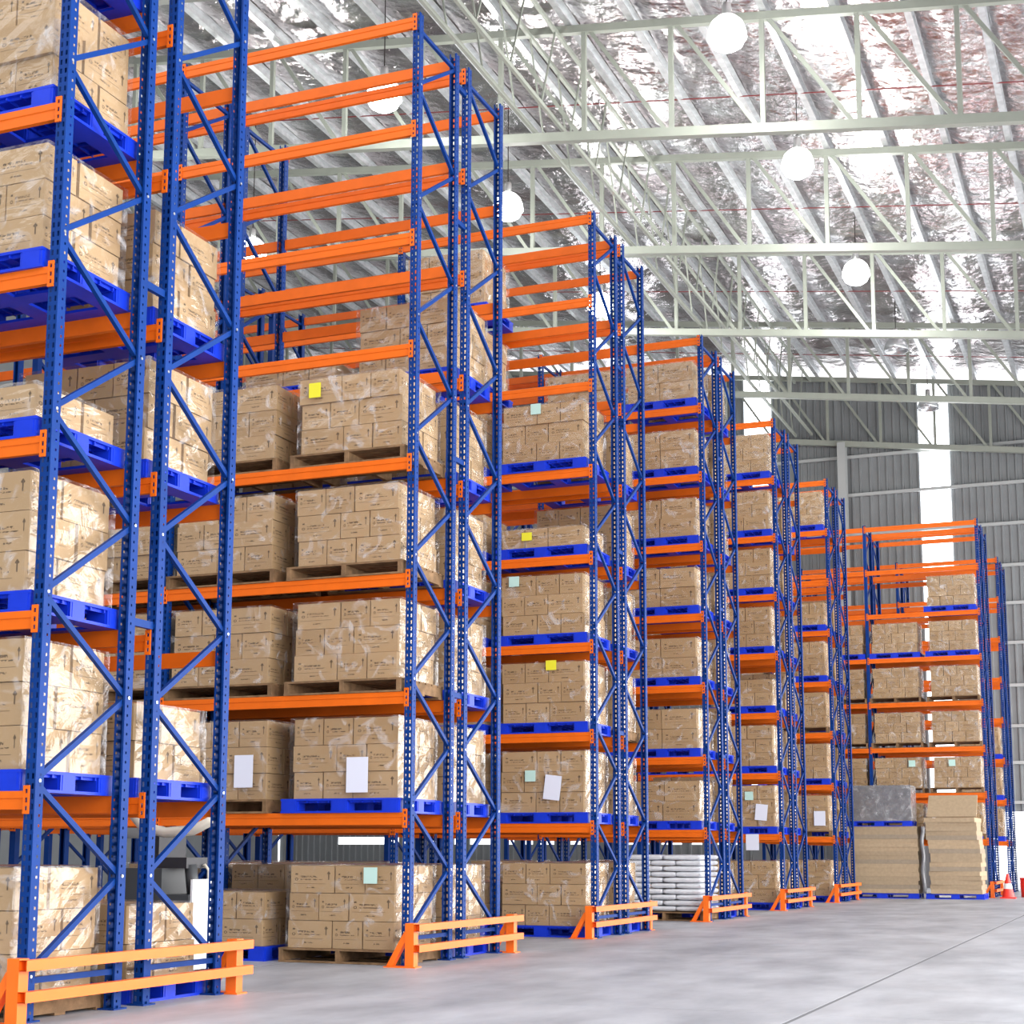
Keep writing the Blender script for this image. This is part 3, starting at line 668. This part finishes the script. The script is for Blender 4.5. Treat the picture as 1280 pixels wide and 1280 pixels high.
# ------------------------------------------------------------------ high-bay lamps
def lamp(x, y, z, lit, label):
    t = thing('high_bay_lamp', label, 'lamp', (x, y, z), group='high-bay lamps')
    obj('cable', MB().tube([(0, 0, .55), (0, 0, zt(x)+.41-z)], .012, 6).mesh('cable', CABLE), t)
    obj('housing', MB().lathe([(0, .62), (.08, .62), (.09, .58), (.09, .34), (.06, .3), (0, .3)], 16).mesh('housing', LAMPM, True), t)
    obj('reflector', MB().lathe([(.06, .33), (.2, .31), (.31, .2), (.37, .04), (.385, -.1), (.37, -.1), (.355, .04), (.3, .19), (.18, .29)], 24).mesh('reflector', ACRYL if lit else LAMPOFF, True), t)
    if lit:
        obj('bulb', MB().lathe([(0, .26), (.1, .25), (.26, .12), (.34, -.04), (.36, -.1), (.30, -.24), (.16, -.33), (0, -.36)], 24).mesh('bulb', LAMPON, True), t)
        l = bpy.data.lights.new('lamp_light', 'POINT'); l.energy = 500; l.shadow_soft_size = .3; l.color = (1, 1, .96)
        o = bpy.data.objects.new('lamp_light', l); C.objects.link(o); o.parent = t; o.location = (0, 0, -.5)
    else:
        obj('bulb', MB().lathe([(0, .26), (.05, .24), (.07, .1), (.05, 0), (0, -.02)], 16).mesh('bulb', TWHITE, True), t)
lamp(.4, 15.96, 16.97, True, 'lit high-bay lamp glowing at the top, right of centre')
lamp(.4, 22.5, 17.1, True, 'lit high-bay lamp against white glare in the middle of the roof')
lamp(.45, 29.95, 17.1, True, 'lit high-bay lamp between the third and fourth trusses at right')
lamp(.53, 36.67, 17.0, False, 'unlit bell-shaped high-bay lamp below the fourth truss')
lamp(.6, 43.7, 17.0, False, 'unlit high-bay lamp at the head of the bright wall strip')
lamp(-7.05, 15.95, 17.1, True, 'lit high-bay lamp seen through the top beams of the second rack')
lamp(-6.8, 22.27, 17.1, True, 'lit high-bay lamp at the rear post of the second rack')
lamp(-6.95, 29.75, 17.1, True, 'lit high-bay lamp seen through the top of the third rack')
lamp(-14.6, 16.3, 17.1, True, 'lit high-bay lamp seen through the nearest rack, beside cartons')
lamp(-14.25, 22.4, 17.1, True, 'lit high-bay lamp at far left behind the second rack')

# ------------------------------------------------------------------ reach truck parked behind the nearest rack
t = thing('reach_truck', 'cream and dark reach truck parked in the aisle behind the nearest rack', 'forklift', (-1.15, .85, 0))
obj('body', MB().box(-.55, .2, -.40, .05, .12, .78).box(-.55, -.1, -.40, .05, .78, 1.02).mesh('body', DGREY), t)
obj('side_panel', MB().box(.205, .23, -.38, .0, .1, .92).mesh('side_panel', TWHITE), t)
obj('overhead_guard', MB().tube([(.42, -.36, 1.58), (.38, -.36, 1.45), (.2, -.36, 1.37), (-.1, -.36, 1.35), (-.35, -.36, 1.40), (-.5, -.36, 1.55)], .05, 8).mesh('overhead_guard', CREAM, True), t)
obj('seat', MB().box(-.3, .1, -.3, .05, 1.02, 1.12).box(-.36, -.28, -.2, .25, 1.1, 1.34).mesh('seat', DARK), t)
obj('steering_column', MB().tube([(.12, -.2, .77), (.08, -.2, 1.05)], .06, 8).mesh('steering_column', DGREY, True), t)
obj('grab_handle', MB().tube([(.16, -.02, .77), (.16, -.02, 1.0), (.12, -.02, 1.05), (.06, -.02, 1.02)], .015, 6).mesh('grab_handle', CREAM, True), t)
obj('mast', MB().box(-.72, -.62, -.38, -.28, .08, 1.42).box(-.72, -.62, .28, .38, .08, 1.42).box(-.7, -.64, -.28, .28, 1.3, 1.4).mesh('mast', DARK), t)
for y in (-.30, -.03):
    for x in (-.4, .06): 
        o = obj('wheel', MB().lathe([(0, -.05), (.13, -.05), (.13, .05), (0, .05)], 16).mesh('wheel', DARK), t, (x, y, .13)); o.rotation_euler = (math.pi/2, 0, 0)
